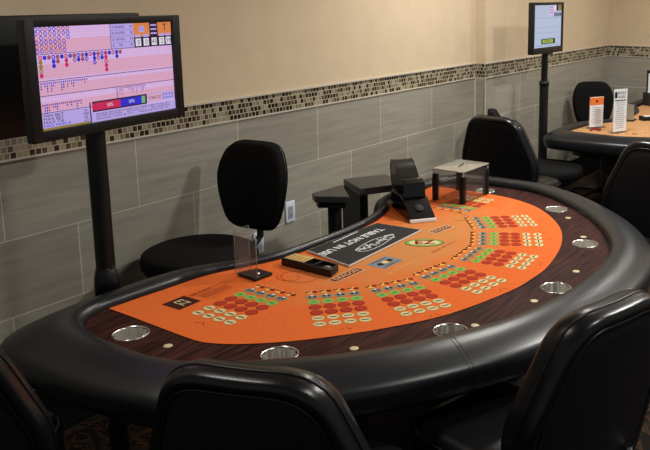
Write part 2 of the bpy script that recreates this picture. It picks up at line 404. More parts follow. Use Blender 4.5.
def bet_group(mb, cx, cy, ang, z):
    """rows run outwards to inwards; ang is the direction along the row"""
    ex = (math.cos(ang), math.sin(ang)); ny = (-ex[1], ex[0])
    for c in range(4):
        for r in range(7):
            off = (c-1.5)*.0488
            dist = (0, .048, .096, .144, .189, .236, .283)[r]
            x = cx+ex[0]*off+ny[0]*dist; y = cy+ex[1]*off+ny[1]*dist
            if r < 2:
                disc(mb, x, y, .0225, z, 'p_khaki', ang=ang, asp=.92); disc(mb, x, y, .019, z+.0003, 'p_cream', ang=ang, asp=.9); rect(mb, x, y, .026, .006, ang, z+.0006, 'p_ink')
            elif r < 4:
                disc(mb, x, y, .0215, z, 'p_dkred', ang=ang); disc(mb, x, y, .0185, z+.0003, 'p_red', ang=ang)
            elif r == 4:
                disc(mb, x, y, .0225, z, 'p_khaki', ang=ang, asp=.95); disc(mb, x, y, .0205, z+.0003, 'p_green', ang=ang, asp=.92); rect(mb, x, y, .017, .006, ang, z+.0006, 'p_dkgreen')
            elif r == 5:
                disc(mb, x, y, .0245, z, 'p_khaki', n=8, ang=ang, asp=.95); disc(mb, x, y, .0215, z+.0003, 'p_grey', n=8, ang=ang, asp=.95)
                for s in (-1, 1): disc(mb, x+ex[0]*.008*s, y+ex[1]*.008*s, .005, z+.0006, 'p_ink', n=8, ang=ang, asp=1.5)
                disc(mb, x+ny[0]*.013, y+ny[1]*.013, .005, z+.0006, 'p_white', n=8, ang=ang)
            else:
                disc(mb, x, y, .019, z, 'p_gold', n=9, ang=ang, asp=.75); disc(mb, x+ex[0]*.012, y+ex[1]*.012, .011, z+.0003, 'p_dkred', n=7, ang=ang)
                rect(mb, x-ex[0]*.010+ny[0]*.004, y-ex[1]*.010+ny[1]*.004, .020, .008, ang+.5, z+.0003, 'p_brown')
    # small seat mark at the players' edge
    x = cx-ny[0]*.055; y = cy-ny[1]*.055
    rect(mb, x-ex[0]*.012, y-ex[1]*.012, .022, .0022, ang+.7, z, 'p_dkred'); rect(mb, x+ex[0]*.012, y+ex[1]*.012, .022, .0022, ang-.7, z, 'p_dkred')

GROUPS = [(.068, -1.052, -PI/2), (.26, -1.428, -.765), (.485, -1.60, -.515), (.788, -1.676, -.14), (1.098, -1.680, .12), (1.385, -1.592, .49), (1.632, -1.432, .72), (1.868, -1.03, PI/2)]

def make_table(label, orange=True):
    t = thing('gaming_table', label, 'table', (.95, -1.3, 0), group=None)
    o = Vector((.95, -1.3, 0)); loc = lambda pts: [(x-o.x, y-o.y, *r) for x, y, *r in pts]
    R = [(x, y, u-o.x, v-o.y) for x, y, u, v in loc(rim)]; wd = [math.hypot(q[2]-q[0], q[3]-q[1]) for q in R]
    # rail
    b = MB(); k = b.mi('leather'); rows = []
    offs = [[(q[0]+(q[2]-q[0])*f, q[1]+(q[3]-q[1])*f) for q in R] for f, _ in PROF]
    n = len(R)
    for j, (f, h) in enumerate(PROF):
        rows.append([b.bm.verts.new((offs[j][i][0], offs[j][i][1], T+h*(1 if h < 0 else min(1, .5+wd[i]*3)))) for i in range(n)])
    for j in range(len(rows)):
        A, B = rows[j], rows[(j+1) % len(rows)]
        for i in range(n):
            f = b.bm.faces.new((A[i], A[(i+1) % n], B[(i+1) % n], B[i])); f.material_index = k; f.smooth = True
    rail = b.build('padded_rail', t)
    # stitched seams across the rail
    def seam(i):
        b = MB()
        for di in (0, 1):
            pts = [(offs[j][(i+di) % n][0], offs[j][(i+di) % n][1], T+PROF[j][1]-.0006) for j in range(1, 14)]
            if di: pts = [tuple(Vector(p0).lerp(Vector(p1), .22)) for p0, p1 in zip(last, pts)]
            last = pts
            b.tube(pts, .0016, 'piping', 6)
        b.build('seam', rail)
    for s in (51, 98): seam(s)
    # wooden top with holes for the cups
    b = MB(); holes = []
    for cx, cy in loc(CUPS) if orange else []:
        holes.append([(cx+CUP_R*.99*math.cos(2*PI*i/24), cy+CUP_R*.99*math.sin(2*PI*i/24)) for i in range(24)])
    top = offset(R, lambda q: .012)
    polymesh(b, top, holes, T, 'wood')
    for i in range(n):
        j = (i+1) % n; b.face([(*top[i], T), (*top[j], T), (*top[j], T-.02), (*top[i], T-.02)], 'wood')
    b.build('wooden_top', t, fix=False)
    # felt layout with its print
    b = MB(); fp = loc(FELT); z = T+.002
    
    back = [(x-o.x, y-o.y-.002) for x, y, *_ in catmull(RIM[25:]+RIM[:1], 4, False)]
    poly = catmull(fp[1:-1], 4, False); poly = [fp[0]]+poly+[fp[-1]]+[q for q in back]
    polymesh(b, poly, [], z, 'felt' if orange else 'felt_tan')
    b.mi('felt' if orange else 'felt_tan')
    z += .0006; w = lambda x, y: (x-o.x, y-o.y)
    for gx, gy, ga in GROUPS:
        if orange: bet_group(b, gx-o.x, gy-o.y, ga, z)
    if orange:
        x, y = w(.099, -.863); rect(b, x, y, .094, .088, 0, z, 'p_brown'); b.text('EZ', .05, flat(x, y, z+.0004, -PI/2), 'p_cream')
        x, y = w(.205, -.85); b.text('BACCARAT', .024, flat(x, y+.008, z, 0), 'p_dkred', .1)
        for q in range(3): rect(b, x+.03, y-.017-q*.014, .13, .004, 0, z, 'p_dkred')
        # badges along the middle of the layout
        x, y = w(1.092, -1.203); a = -.15+.0
        disc(b, x, y, .083, z, 'p_brown', 32, -1.0, .62); disc(b, x, y, .079, z+.0003, 'p_green', 32, -1.0, .60); disc(b, x, y, .066, z+.0006, 'p_cream', 32, -1.0, .53)
        b.text('EZ', .075, flat(x, y, z+.0009, -.95), 'p_dkred', .085, .03)
        x, y = w(1.298, -1.160); rect(b, x, y, .135, .050, -.1, z, 'p_cream'); rect(b, x, y, .125, .04, -.1, z+.0003, 'p_rose' if 0 else 'p_dkred'); b.text('DRAGON', .036, flat(x, y, z+.0006, -.1), 'p_cream', .11)
        x, y = w(.61, -1.168); rect(b, x, y, .165, .044, -.03, z, 'p_cream'); rect(b, x, y, .158, .037, -.03, z+.0003, 'p_dkred'); b.text('DRAGON', .034, flat(x, y, z+.0006, -.03), 'p_cream', .13)
        x, y = w(.800, -1.208); rect(b, x, y, .125, .088, 0, z, 'p_blue'); disc(b, x, y, .034, z+.0003, 'p_grey', 20); disc(b, x-.03, y, .014, z+.0006, 'p_ink', 12); disc(b, x+.03, y, .014, z+.0006, 'p_ink', 12); disc(b, x, y, .016, z+.0009, 'p_cream', 14)
        for s in (-1, 1): rect(b, x, y+s*.033, .10, .004, 0, z+.0003, 'p_ink')
        x, y = w(.785, -1.297); b.text('PAYS 25 TO 1', .022, flat(x, y, z, 0), 'p_gold', .17)
        x, y = w(1.085, -1.303); b.text('PAYS 40 TO 1', .024, flat(x, y, z, 0), 'p_red', .17)
        # thin drawn curves under the card tray and shoe
        for (cx, cy, r, a0, a1) in [(.50, -1.03, .055, 0, 5.2), (.475, -1.0, .035, 1.5, 6.0), (1.50, -1.10, .06, 3.6, 6.6), (1.30, -.90, .05, 3.5, 6.0)]:
            pts = [(cx-o.x+r*math.cos(a0+(a1-a0)*i/16), cy-o.y+r*1.3*math.sin(a0+(a1-a0)*i/16)) for i in range(17)]
            for p0, p1 in zip(pts, pts[1:]):
                d = Vector((p1[0]-p0[0], p1[1]-p0[1])); rect(b, (p0[0]+p1[0])/2, (p0[1]+p1[1])/2, d.length*1.1, .0022, math.atan2(d.y, d.x), z, 'p_dkred')
    else:
        random.seed(9)
        for gx, gy, ga in GROUPS[:1]:
            for i in range(26):
                x, y = w(.0+random.random()*.35, -1.2+random.random()*.4); disc(b, x, y, .012+random.random()*.012, z+.0002*(i % 5), random.choice(['p_dkred', 'p_khaki', 'p_brown', 'p_gold']), 10, random.random()*3, .6)
        x, y = w(.12, -.84); rect(b, x, y, .1, .08, .2, z+.0015, 'p_dkred')
    b.build('felt_layout', t, fix=False)
    if orange:
        for cx, cy in loc(CUPS):
            b = MB(); b.lathe([(CUP_R*.94, -.001), (CUP_R*.975, .003), (CUP_R*1.015, .003), (CUP_R*1.03, .0005), (CUP_R*1.03, -.0005)], 'steel', (cx, cy, T), 40)
            k = b.mi('cup_steel'); N = 90; rr = [CUP_R*(.95-.10*(.5+.5*math.cos(2*PI*i/N*10))) for i in range(N)]
            lv = [[b.bm.verts.new((cx+rr[i]*math.cos(2*PI*i/N), cy+rr[i]*math.sin(2*PI*i/N), T+zz)) for i in range(N)] for zz in (-.001, -.09)]
            for i in range(N):
                f = b.bm.faces.new((lv[0][i], lv[0][(i+1) % N], lv[1][(i+1) % N], lv[1][i])); f.material_index = k; f.smooth = True
            b.lathe([(CUP_R*.9, -.09), (0, -.09)], 'steel', (cx, cy, T), 32)
            b.build('cup_holder', t)
        for cx, cy in loc(DOTS):
            b = MB(); b.lathe([(.0135, 0), (.0135, .0014), (.011, .002), (0, .002)], 'brass', (cx, cy, T), 20); b.build('marker_button', t)
    # body under the top
    b = MB(); ap = offset(R, lambda q: -.03)
    b.prism(ap, T-.16, T-.025, 'black_plastic', cap=False); b.build('apron', t)
    for dx in (-.45, .45):
        b = MB(); b.box((dx, -.02, .31), (.34, .28, .58), 'black_plastic', bev=.01); b.box((dx, -.02, .02), (.46, .62, .04), 'black_plastic', bev=.008); b.box((dx, -.02, .6), (.5, .5, .03), 'black_plastic')
        b.build('pedestal', t)
    return t
make_table('large half-round gaming table with orange printed felt, wood border and black padded rail')
t2 = make_table('second gaming table with tan layout and black padded rail, by the far wall', False)
t2.location = (.95+4.08-.04, -1.3+.06, 0); t2.scale = (.94, 1, 1)

# ------------------------------------------------------------------ displays
def display(label, cx, cy, cz, w, h, yaw, depth, bez, content, stand=None, onto=None):
    if onto: t = onto
    elif not stand:
        t = thing('display_screen', label, 'monitor', (cx, cy, cz-h/2), yaw)
        z0 = h/2
    else:
        t = thing('display_screen', label, 'monitor', (stand[0], stand[1], 0), 0); z0 = None
    M = Matrix.Translation((0, 0, h/2)) if not stand else Matrix.Translation((cx-stand[0], cy-stand[1], cz)) @ Matrix.Rotation(yaw, 4, 'Z')
    b = MB(); l, r_, tp, bt = bez
    # casing: bezel ring in front, body behind
    sw, sh = w-l-r_, h-tp-bt
    for c, d in [((-w/2+l/2, 0, 0), (l, .03, h)), ((w/2-r_/2, 0, 0), (r_, .03, h)), (((l-r_)/2, 0, h/2-tp/2), (sw+.002, .03, tp)), (((l-r_)/2, 0, -h/2+bt/2), (sw+.002, .03, bt))]:
        b.box((c[0], .015, c[2]), d, 'bezel', bev=.0015, M=M)
    b.box((0, .015+depth/2, 0), (w*.996, depth-.002, h*.995), 'bezel', bev=.004, M=M)
    b.build('rear_casing' if onto else 'casing', t)
    s = MB(); ox, oz = -w/2+l, h/2-tp
    class S:
        z = 0
        def q(self, x0, y0, x1, y1, m, lv=1):
            yy = .0125-.0005*lv
            s.face([M @ Vector((ox+x*sw, yy, oz-y*sh)) for x, y in ((x0, y1), (x1, y1), (x1, y0), (x0, y0))], m)
        def disc(self, x, y, r, m, lv=3, r0=0):
            yy = .0125-.0005*lv; n = 12
            P = [M @ Vector((ox+x*sw+r*math.cos(2*PI*i/n), yy, oz-y*sh+r*math.sin(2*PI*i/n))) for i in range(n)]
            if not r0: s.face(P, m)
            else:
                Q = [M @ Vector((ox+x*sw+r0*math.cos(2*PI*i/n), yy, oz-y*sh+r0*math.sin(2*PI*i/n))) for i in range(n)]
                for i in range(n): s.face([P[i], P[(i+1) % n], Q[(i+1) % n], Q[i]], m)
        def text(self, x, y, size, txt, m, width=None, lv=4):
            s.text(txt, size, M @ Matrix.Translation((ox+x*sw, .0125-.0005*lv, oz-y*sh)) @ Matrix.Rotation(PI/2, 4, 'X'), m, width)
    content(S())
    s.build('rear_screen' if onto else 'screen', t, fix=False)
    return t, M

def baccarat_board(S):
    S.q(0, 0, 1, 1, 's_bg', 0)
    for y0, y1 in ((.12, .25), (.36, .50), (.56, .66), (.73, .82)): S.q(0, y0, 1, y1, 's_pink', 1)
    S.q(0, .12, .53, .25, 's_pink', 1)
    for i in range(1, 46): S.q(i/46-.0007, 0, i/46+.0007, .84, 's_grid', 2)
    for i in range(1, 27): S.q(0, i/32-.0012, 1, i/32+.0012, 's_grid', 2)
    for y in (.262, .52, .665, .83): S.q(0, y-.0035, 1, y+.0035, 's_line', 3)
    S.q(.53, .665, .535, .83, 's_line', 3)
    random.seed(3)
    for c in range(8):
        for r in range(6):
            if c == 7 and r > 2: continue
            m = 's_blue' if random.random() < .62 else 's_rose'
            if (c, r) in ((0, 2), (6, 2)): m = 's_orange'
            S.disc(.021+c*.0285, .022+r*.042, .0068, m, 3, .0042)
    cols = [(0, 's_olive', 5), (1, 's_blue', 1), (2, 's_rose', 1), (3, 's_blue', 3), (4, 's_rose', 2), (5, 's_blue', 1), (6, 's_red', 3), (7, 's_violet', 1), (8, 's_rose', 2), (9, 's_blue', 2), (10, 's_rose', 2),
            (11, 's_blue', 2), (12, 's_olive', 1), (13, 's_blue', 3), (14, 's_rose', 2), (15, 's_blue', 2), (16, 's_red', 5), (17, 's_blue', 1), (18, 's_rose', 1), (19, 's_blue', 2), (20, 's_rose', 1)]
    for c, m, n in cols:
        for r in range(n): S.disc(.034+c*.0272, .295+r*.043, .0072, m if (r+c) % 4 else ('s_red' if m == 's_olive' else m), 3, 0 if (r+c) % 3 else .0035)
    for base, sz, k, wd in ((.535, .0105, 24, .31), (.745, .0125, 20, .26)):
        for c in range(k):
            n = random.choice([1, 1, 1, 2, 1, 4, 3, 1, 1, 2]); m = random.choice(['s_violet', 's_blue', 's_violet', 's_rose'])
            for r in range(n): S.q(.02+c*wd/k, base+r*.026, .02+c*wd/k+.008, base+.018+r*.026, m, 3)
    for c in range(24):
        n = random.choice([1, 1, 2, 1, 3, 4, 1]); m = random.choice(['s_violet', 's_rose'])
        for r in range(n): S.q(.55+c*.0087, .675+r*.022, .55+c*.0087+.005, .690+r*.022, m, 3)
    # legend
    S.q(.515, 0, .69, .262, 's_lilac', 3); S.q(.512, 0, .517, .262, 's_line', 3)
    for i, (a, v) in enumerate((('BANKER', '19'), ('PLAYER', '18'), ('NATURAL', '14'), ('TIE', '8'))):
        y = .035+i*.064; S.disc(.533, y, .0048, 's_violet', 4, .003); S.text(.585, y, .014, a, 's_black', .04 if a != 'TIE' else .018); S.text(.668, y, .014, v, 's_black')
        S.q(.52, y+.030, .685, y+.033, 's_violet', 4)
    # score cells
    S.q(.69, 0, 1, .262, 's_orange', 3); S.q(.69, .15, 1, .262, 's_black', 4); S.q(.818, 0, .885, .262, 's_black', 4)
    S.q(.735, .035, .775, .10, 's_lilac', 5); S.text(.755, .068, .02, '11', 's_blue', lv=7)
    for x in (.70, .765, .895, .95): S.q(x, .125, x+.042, .155, 's_lilac', 5)
    for y in (.02, .065, .11): S.q(.826, y, .876, y+.018, 's_lilac', 5)
    S.text(.945, .06, .034, 'T', 's_black')
    for x, v in ((.722, '0'), (.785, '0'), (.851, '45'), (.914, '2'), (.970, '39')):
        S.q(x-.022, .168, x+.022, .25, 's_white', 5); S.text(x, .211, .024, v, 's_black', lv=7)
    # bottom area
    S.q(0, .835, .33, 1, 's_lilac', 3); S.q(.325, .79, .335, 1, 's_line', 4)
    for i, (a, v) in enumerate((('MIN BET', '50'), ('MAX BET', '5000'), ('MAX TIE', '625'), ('MAX PAIRS 8', '625'))):
        m = 's_blue' if i == 3 else 's_black'; S.text(.085 if i < 3 else .105, .860+i*.033, .0125, a, m, .075 if i < 3 else .10); S.text(.298, .862+i*.033, .0115, v, 's_black')
    S.q(0, .978, .33, 1, 's_olive', 4)
    S.q(.345, .785, .76, .895, 's_black', 4); S.q(.36, .80, .55, .88, 's_red', 5); S.disc(.362, .84, .0125, 's_red', 5); S.q(.55, .80, .72, .88, 's_blue', 5); S.q(.715, .80, .745, .88, 's_green', 5)
    S.text(.47, .84, .016, '50%', 's_white', lv=7); S.text(.635, .84, .016, '50%', 's_white', lv=7)
    S.q(.77, .79, .99, .885, 's_lilac', 4); S.q(.775, .80, .885, .875, 's_pink', 5); S.text(.83, .838, .016, 'FORECAST', 's_black', .06, lv=7)
    for i in range(4):
        for j in range(2): S.disc(.90+i*.025, .815+j*.04, .0035, 's_violet', 6)
    S.q(.335, .90, 1, 1, 's_lilac', 3)
    for y, a in ((.92, 'BANKER PAYS EVEN EXCEPT ON THREE CARD TOTAL OF 7'), (.945, 'PLAYER PAYS EVEN      TIE PAYS 8 TO 1      LAST GAME WIN'), (.972, 'DRAGON 7 PAYS 40 TO 1      PANDA 8 PAYS 25 TO 1')):
        S.text(.66, y, .0085, a, 's_black', .34)
def plain_board(S):
    S.q(0, 0, 1, 1, 's_ltblue', 0)
    for y in (.30, .52, .65, .78): S.q(0, y, 1, y+.006, 's_line2', 2)
    for i in range(1, 24): S.q(i/24, 0, i/24+.001, 1, 's_line2', 1)
    S.q(.55, .02, .70, .26, 's_bg', 2); S.q(.72, .18, 1, .28, 's_line2', 3); S.q(.80, 0, .88, .14, 's_black', 3); S.q(.72, .0, .8, .14, 's_white', 2); S.q(.89, 0, 1, .14, 's_olive', 3)
    for y in (.05, .11, .17): S.q(.57, y, .68, y+.01, 's_line', 3)
    for x in (.75, .82, .9, .96): S.q(x-.015, .20, x+.015, .26, 's_black', 4)
    S.q(.28, .80, .78, .92, 's_black', 3); S.q(.32, .82, .70, .90, 's_lime', 4); S.q(.38, .84, .6, .87, 's_olive', 5)
    for y in (.93, .96): S.q(.1, y, .9, y+.008, 's_line2', 3)
def blank_board(S):
    S.q(0, 0, 1, 1, 's_black', 0)

def pole_parts(t, zt, base_z, r, collar=None):
    b = MB(); b.lathe([(r, 0.02), (r, collar or zt-.04)], 'black_plastic', n=28)
    if collar: b.lathe([(r*.72, collar), (r*.72, zt)], 'black_plastic', n=28)
    else: b.lathe([(r*.93, zt-.04), (r*.93, zt)], 'black_plastic', n=28)
    b.build('pole', t)
    b = MB(); zc = collar or zt-.05
    b.lathe([(r*.7, zc-.02), (r*1.12, zc-.018), (r*1.14, zc+.012), (r*.9, zc+.02), (r*.6, zc+.02)], 'black_plastic', n=28)
    if collar: b.box((r*1.3, 0, zc), (r*.8, .02, .014), 'black_plastic', bev=.003); b.box((-r*1.2, 0, zc), (r*.7, .02, .014), 'black_plastic', bev=.003)
    b.build('collar', t)
    b = MB(); b.lathe([(.11, 0), (.11, .012), (.10, .02), (r, .022)], 'black_plastic', n=40); b.build('floor_plate', t)
lx, ly = .066, -.512
t, M = display('lit betting scoreboard monitor with dark screen behind it on black pole', .106, -.583, 1.5285, .658, .380, .120, .022, (.036, .036, .024, .034), baccarat_board, stand=(lx, ly))
pole_parts(t, 1.42, .8, .0325)
b = MB(); b.box((0, -.012, 1.40), (.08, .05, .12), 'black_plastic', bev=.004); b.build('mounting_bracket', t)
b = MB(); b.lathe([(.0325, .845), (.035, .842), (.046, .80), (.050, .74), (.033, .735)], 'black_plastic', n=6); b.build('pole_sleeve', t)
# second panel, back to back with the first on the same pole
front = t
display(None, .045, -.34, 1.525, .70, .40, PI+.05, .03, (.02, .02, .02, .03), blank_board, stand=(lx, ly), onto=front)
b = MB(); b.box((0, .075, 1.47), (.06, .12, .06), 'black_plastic', bev=.004); b.build('rear_arm', front)

# right display
rx, ry = 3.951, -.45
t, M = display('small lit monitor with pale blue results screen on a black pole at the far table', 3.868, -.515, 1.552, .505, .372, -.03, .03, (.022, .016, .02, .045), plain_board, stand=(rx, ry))
pole_parts(t, 1.40, .8, .034, collar=1.13)
b = MB(); b.box((0, -.02, 1.38), (.10, .05, .06), 'black_plastic', bev=.004); b.build('mounting_bracket', t)

# ------------------------------------------------------------------ chairs
def round_poly(pts, r, n=5):
    """round the corners of a 2-D polygon; r may be a list"""
    out = []; L = len(pts)
    for i in range(L):
        p = Vector(pts[i]); a = Vector(pts[i-1])-p; c = Vector(pts[(i+1) % L])-p; rr = r[i] if isinstance(r, (list, tuple)) else r
        rr = min(rr, a.length*.48, c.length*.48); p0 = p+a.normalized()*rr; p1 = p+c.normalized()*rr
        for j in range(n+1):
            t = j/n; q = (1-t)**2*p0+2*t*(1-t)*p+t*t*p1; out.append((q.x, q.y))
    return out
def resample(poly, N):
    P = [Vector(p) for p in poly]; P.append(P[0]); L = [0]
    for a, c in zip(P, P[1:]): L.append(L[-1]+(c-a).length)
    out = []; j = 0
    for i in range(N):
        s = L[-1]*i/N
        while L[j+1] < s: j += 1
        f = (s-L[j])/max(1e-9, L[j+1]-L[j]); q = P[j].lerp(P[j+1], f); out.append((q.x, q.y))
    return out
def star_base(t, m, r=.26, hub=.035, seat_z=.5):
    b = MB()
    b.lathe([(0, .06), (hub, .06), (hub*1.1, .11), (hub*.8, .13), (.027, .14), (.027, .30), (.02, .31), (.02, seat_z)], 'black_plastic', n=20); b.build('column', t)
    for k in range(5):
        a = 2*PI*k/5+.3; b = MB()
        b.tube([(math.cos(a)*.03, math.sin(a)*.03, .095), (math.cos(a)*r*.5, math.sin(a)*r*.5, .088), (math.cos(a)*r, math.sin(a)*r, .066)], [.02, .017, .013], m, 10)
        b.build('leg', t)
        b = MB(); b.tube([(math.cos(a)*r-math.sin(a)*.022, math.sin(a)*r+math.cos(a)*.022, .027), (math.cos(a)*r+math.sin(a)*.022, math.sin(a)*r-math.cos(a)*.022, .027)], .027, 'black_plastic', 14)
        b.tube([(math.cos(a)*r, math.sin(a)*r, .03), (math.cos(a)*r, math.sin(a)*r, .066)], .008, 'black_plastic', 8); b.build('caster', t)
def make_club_chair(label, loc, rz):
    """faces +x; origin on the floor under the seat; backrest about .24 behind"""
    t = thing('club_chair', label, 'chair', loc, rz)
    H0, H1 = .50, 1.06
    pts = [(-.205, H0), (.205, H0), (.268, .72), (.262, .80), (.165, H1), (-.165, H1), (-.262, .80), (-.268, .72)]
    out = resample(round_poly(pts, [.10, .10, .06, .06, .085, .085, .06, .06], 5), 72)
    th = .045
    def fn(u, v, d): return (-.235-.16*(v-.6)+.30*u*u*1.6+d, u, v)
    rg = [(0, -th*.9), (.35, -th*.9), (.7, -th*.9), (.84, -th*.93), (.875, -th*.80), (.905, -th*.97), (.955, -th), (.985, -th*.7), (1.0, -th*.2), (1.0, th*.35), (.985, th*.85), (.95, th*1.15), (.9, th*1.25), (.86, th*1.2), (.83, th*1.32), (.7, th*1.45), (.35, th*1.5), (0, th*1.5)]
    b = MB(); b.pillow(out, rg[4:14], fn, 'chair_leather'); bk = b.build('backrest', t)
    b = MB(); b.pillow(out, rg[:5], fn, 'chair_fabric'); b.build('back_panel', bk)
    b = MB(); b.pillow(out, rg[13:], fn, 'chair_fabric'); b.build('front_cushion', bk)
    cu = sum(p[0] for p in out)/len(out); cv = sum(p[1] for p in out)/len(out)
    for sc, dd, rr in ((.875, -th*.93, .0042), (1.0, 0, .004), (.865, th*1.26, .004)):
        b = MB(); b.tube([fn(cu+(u-cu)*sc, cv+(v-cv)*sc, dd) for u, v in out], rr, 'piping', 6, closed=True); b.build('piping', bk)
    so = resample(round_poly([(-.17, -.19), (.26, -.21), (.26, .21), (-.17, .19)], .09, 6), 60)
    b = MB(); b.pillow(so, [(0, .465), (.8, .465), (.95, .47), (1, .49), (1.01, .535), (.995, .57), (.95, .59), (.8, .602), (.4, .607), (0, .607)], lambda u, v, d: (u, v, d), 'chair_leather'); st = b.build('seat', t)
    b = MB(); b.tube([(u*1.008, v*1.008, .565) for u, v in so], .0045, 'piping', 6, closed=True); b.build('piping', st)
    b = MB()
    for s in (-1, 1): b.tube([(-.12, s*.12, .435), (-.26, s*.12, .44), (-.29, s*.12, .50), (-.285, s*.12, .62)], .012, 'chrome', 8)
    b.box((0, 0, .43), (.26, .26, .02), 'black_plastic', bev=.004); b.build('back_bracket', t)
    star_base(t, 'chrome', seat_z=.43)
    b = MB(); b.tube([(.19*math.cos(2*PI*i/32), .19*math.sin(2*PI*i/32), .2) for i in range(32)], .009, 'chrome', 8, closed=True)
    for k in range(3):
        a = 2*PI*k/3; b.tube([(.02*math.cos(a), .02*math.sin(a), .2), (.19*math.cos(a), .19*math.sin(a), .2)], .007, 'chrome', 8)
    b.build('foot_ring', t)
    return t
def make_task_chair(label, loc, rz, seat_z=.70):
    """faces +x; round seat and shaped upright backrest"""
    t = thing('task_chair', label, 'chair', loc, rz)
    pts = [(-.125, .01), (.125, .01), (.18, .17), (.195, .32), (.14, .455), (-.14, .455), (-.195, .32), (-.18, .17)]
    out = resample(round_poly(pts, [.07, .07, .08, .09, .12, .12, .09, .08], 6), 64)
    th = .03; z0 = seat_z+.0
    def fn(u, v, d): return (-.37-.10*v+.9*u*u+d-.12*(v-.22)**2, u, z0+v*.92-.012)
    b = MB(); b.pillow(out, [(0, -th), (.5, -th), (.85, -th), (.95, -th*.9), (.99, -th*.6), (1, 0), (.99, th*.8), (.95, th*1.3), (.85, th*1.6), (.5, th*1.8), (0, th*1.8)], fn, 'task_fabric'); bk = b.build('backrest', t)
    b = MB(); cu = 0; cv = sum(p[1] for p in out)/len(out)
    b.tube([fn(u*1.0, cv+(v-cv)*1.0, 0) for u, v in out], .004, 'piping', 6, closed=True); b.build('piping', bk)
    b = MB(); b.pillow([(.245*math.cos(2*PI*i/48), .245*math.sin(2*PI*i/48)) for i in range(48)], [(0, -.075), (.8, -.075), (.95, -.07), (1, -.05), (1.01, -.025), (.98, -.005), (.9, .005), (.5, .008), (0, .008)], lambda u, v, d: (u, v, seat_z+d), 'task_fabric'); b.build('seat', t)
    b = MB(); b.tube([(-.05, 0, seat_z-.09), (-.34, 0, seat_z-.09), (-.405, 0, seat_z-.05), (-.415, 0, seat_z+.10), (-.405, 0, seat_z+.22)], [.016, .016, .016, .014, .012], 'black_plastic', 10); b.build('back_stem', t)
    star_base(t, 'black_plastic', seat_z=seat_z-.07)
    return t

CH = [('black leather club chair at the left edge of the picture, beside the rail corner', (-.668, -.91), .84),
      ('black leather club chair in the front middle, its back squarely towards us', (-.277, -1.742), .326),
      ('black leather club chair at lower right with shiny curved top edge', (.25, -2.054), 1.288),
      ('black leather club chair at the right edge, tall dark back beside the orange table', (2.072, -1.74), 2.894),
      ('black leather club chair between the two tables, its seat towards the far table', (2.97, -.72), -.08)]
club = None
for lab, (x, y), rz in CH:
    if club is None: club = make_club_chair(lab, (x, y, 0), rz); c = club; club['group'] = 'leather club chairs around the tables'
    else: c = dup(club, lab, (x, y, 0), rz, 'leather club chairs around the tables')
make_task_chair('black cloth task chair with round seat and tall back, behind the orange table', (.64, -.345, 0), PI+.10, .712)['group'] = 'cloth task chairs'
make_task_chair('black cloth task chair behind the far table, below the pale tile corner', (5.02, -.55, 0), -2.5, .60)['group'] = 'cloth task chairs'
make_task_chair('black task chair mostly hidden behind the club chair, only its top corner showing', (3.60, -.66, 0), -1.0, .578)['group'] = 'cloth task chairs'

# ------------------------------------------------------------------ things on the table
FZ = T+.0045
# sign board
def para(c, u, v): return u, v
t = thing('notice_board', 'flat black notice board lettered TABLE NOT IN USE lying on the orange felt', 'sign', (.979, -.991, FZ))
A = [(.680, -1.125), (1.221, -1.103), (1.205, -.872), (.737, -.866)]
A = [(x-.979, y+.991) for x, y in A]
b = MB(); b.prism(A, 0, .006, 'white_edge'); b.face([(x*.992, y*.985, .0064) for x, y in A], 'board')
b.text('TABLE NOT IN USE', .052, flat(-.052, .041, .0072, PI+.01), 'white_print', .42, .028)
for i in range(9): rect(b, -.10+i*.020, .098+.001*i, .015, .009, .01, .0072, 'white_print')
# emblem: outlined shield-like oval with strokes inside
cx, cy = -.03, -.058
for i in range(28):
    a0, a1 = 2*PI*i/28, 2*PI*(i+1)/28
    f = lambda a: (cx+.125*math.cos(a)*(1+.08*math.cos(3*a)), cy+.036*math.sin(a)*(1+.18*math.sin(2*a)))
    p0, p1 = f(a0), f(a1); d = Vector((p1[0]-p0[0], p1[1]-p0[1])); rect(b, (p0[0]+p1[0])/2, (p0[1]+p1[1])/2, d.length*1.15, .0045, math.atan2(d.y, d.x), .0072, 'white_print')
random.seed(11)
for i in range(26):
    rect(b, cx-.10+i*.0082, cy+random.uniform(-.014, .014), .026, .0065, random.uniform(-1.3, 1.3), .0074, 'white_print')
rect(b, cx+.13, cy+.018, .05, .008, -.4, .0072, 'white_print')
b.build('board', t, fix=False)

# card shoe
fc = Vector((1.348, -1.033)); bd = Vector((.62, .785)).normalized(); ang = math.atan2(bd.y, bd.x)
t = thing('card_shoe', 'black dealing shoe with smoked curved cover standing on the felt', 'card shoe', (fc.x, fc.y, FZ), ang)
W2 = .062
def side_prism(mb, prof, w, m, bev=0, y0=0):
    """profile in local x/z, extruded across y"""
    Mx = Matrix(((1, 0, 0, 0), (0, 0, -1, y0), (0, 1, 0, 0), (0, 0, 0, 1)))
    mb.prism(prof, -w, w, m, bev, M=Mx)
b = MB(); side_prism(b, [(0, 0), (.31, 0), (.31, .085), (.27, .085), (.15, .088), (.115, .080), (.004, .014)], W2, 'black_gloss', .003); b.build('base', t)
b = MB(); side_prism(b, [(-.004, 0), (.006, 0), (.006, .014), (-.001, .012)], W2*1.02, 'white_edge'); b.build('white_lip', t)
b = MB(); side_prism(b, [(.125, .085), (.24, .085), (.24, .165), (.165, .165), (.135, .150)], W2*.88, 'black_gloss', .003); b.build('card_housing', t)
b = MB(); b.box((.142, 0, .12), (.012, .085, .045), 'smoke', bev=.002, M=None); b.box((.150, 0, .100), (.04, .11, .006), 'steel'); b.build('card_window', t)
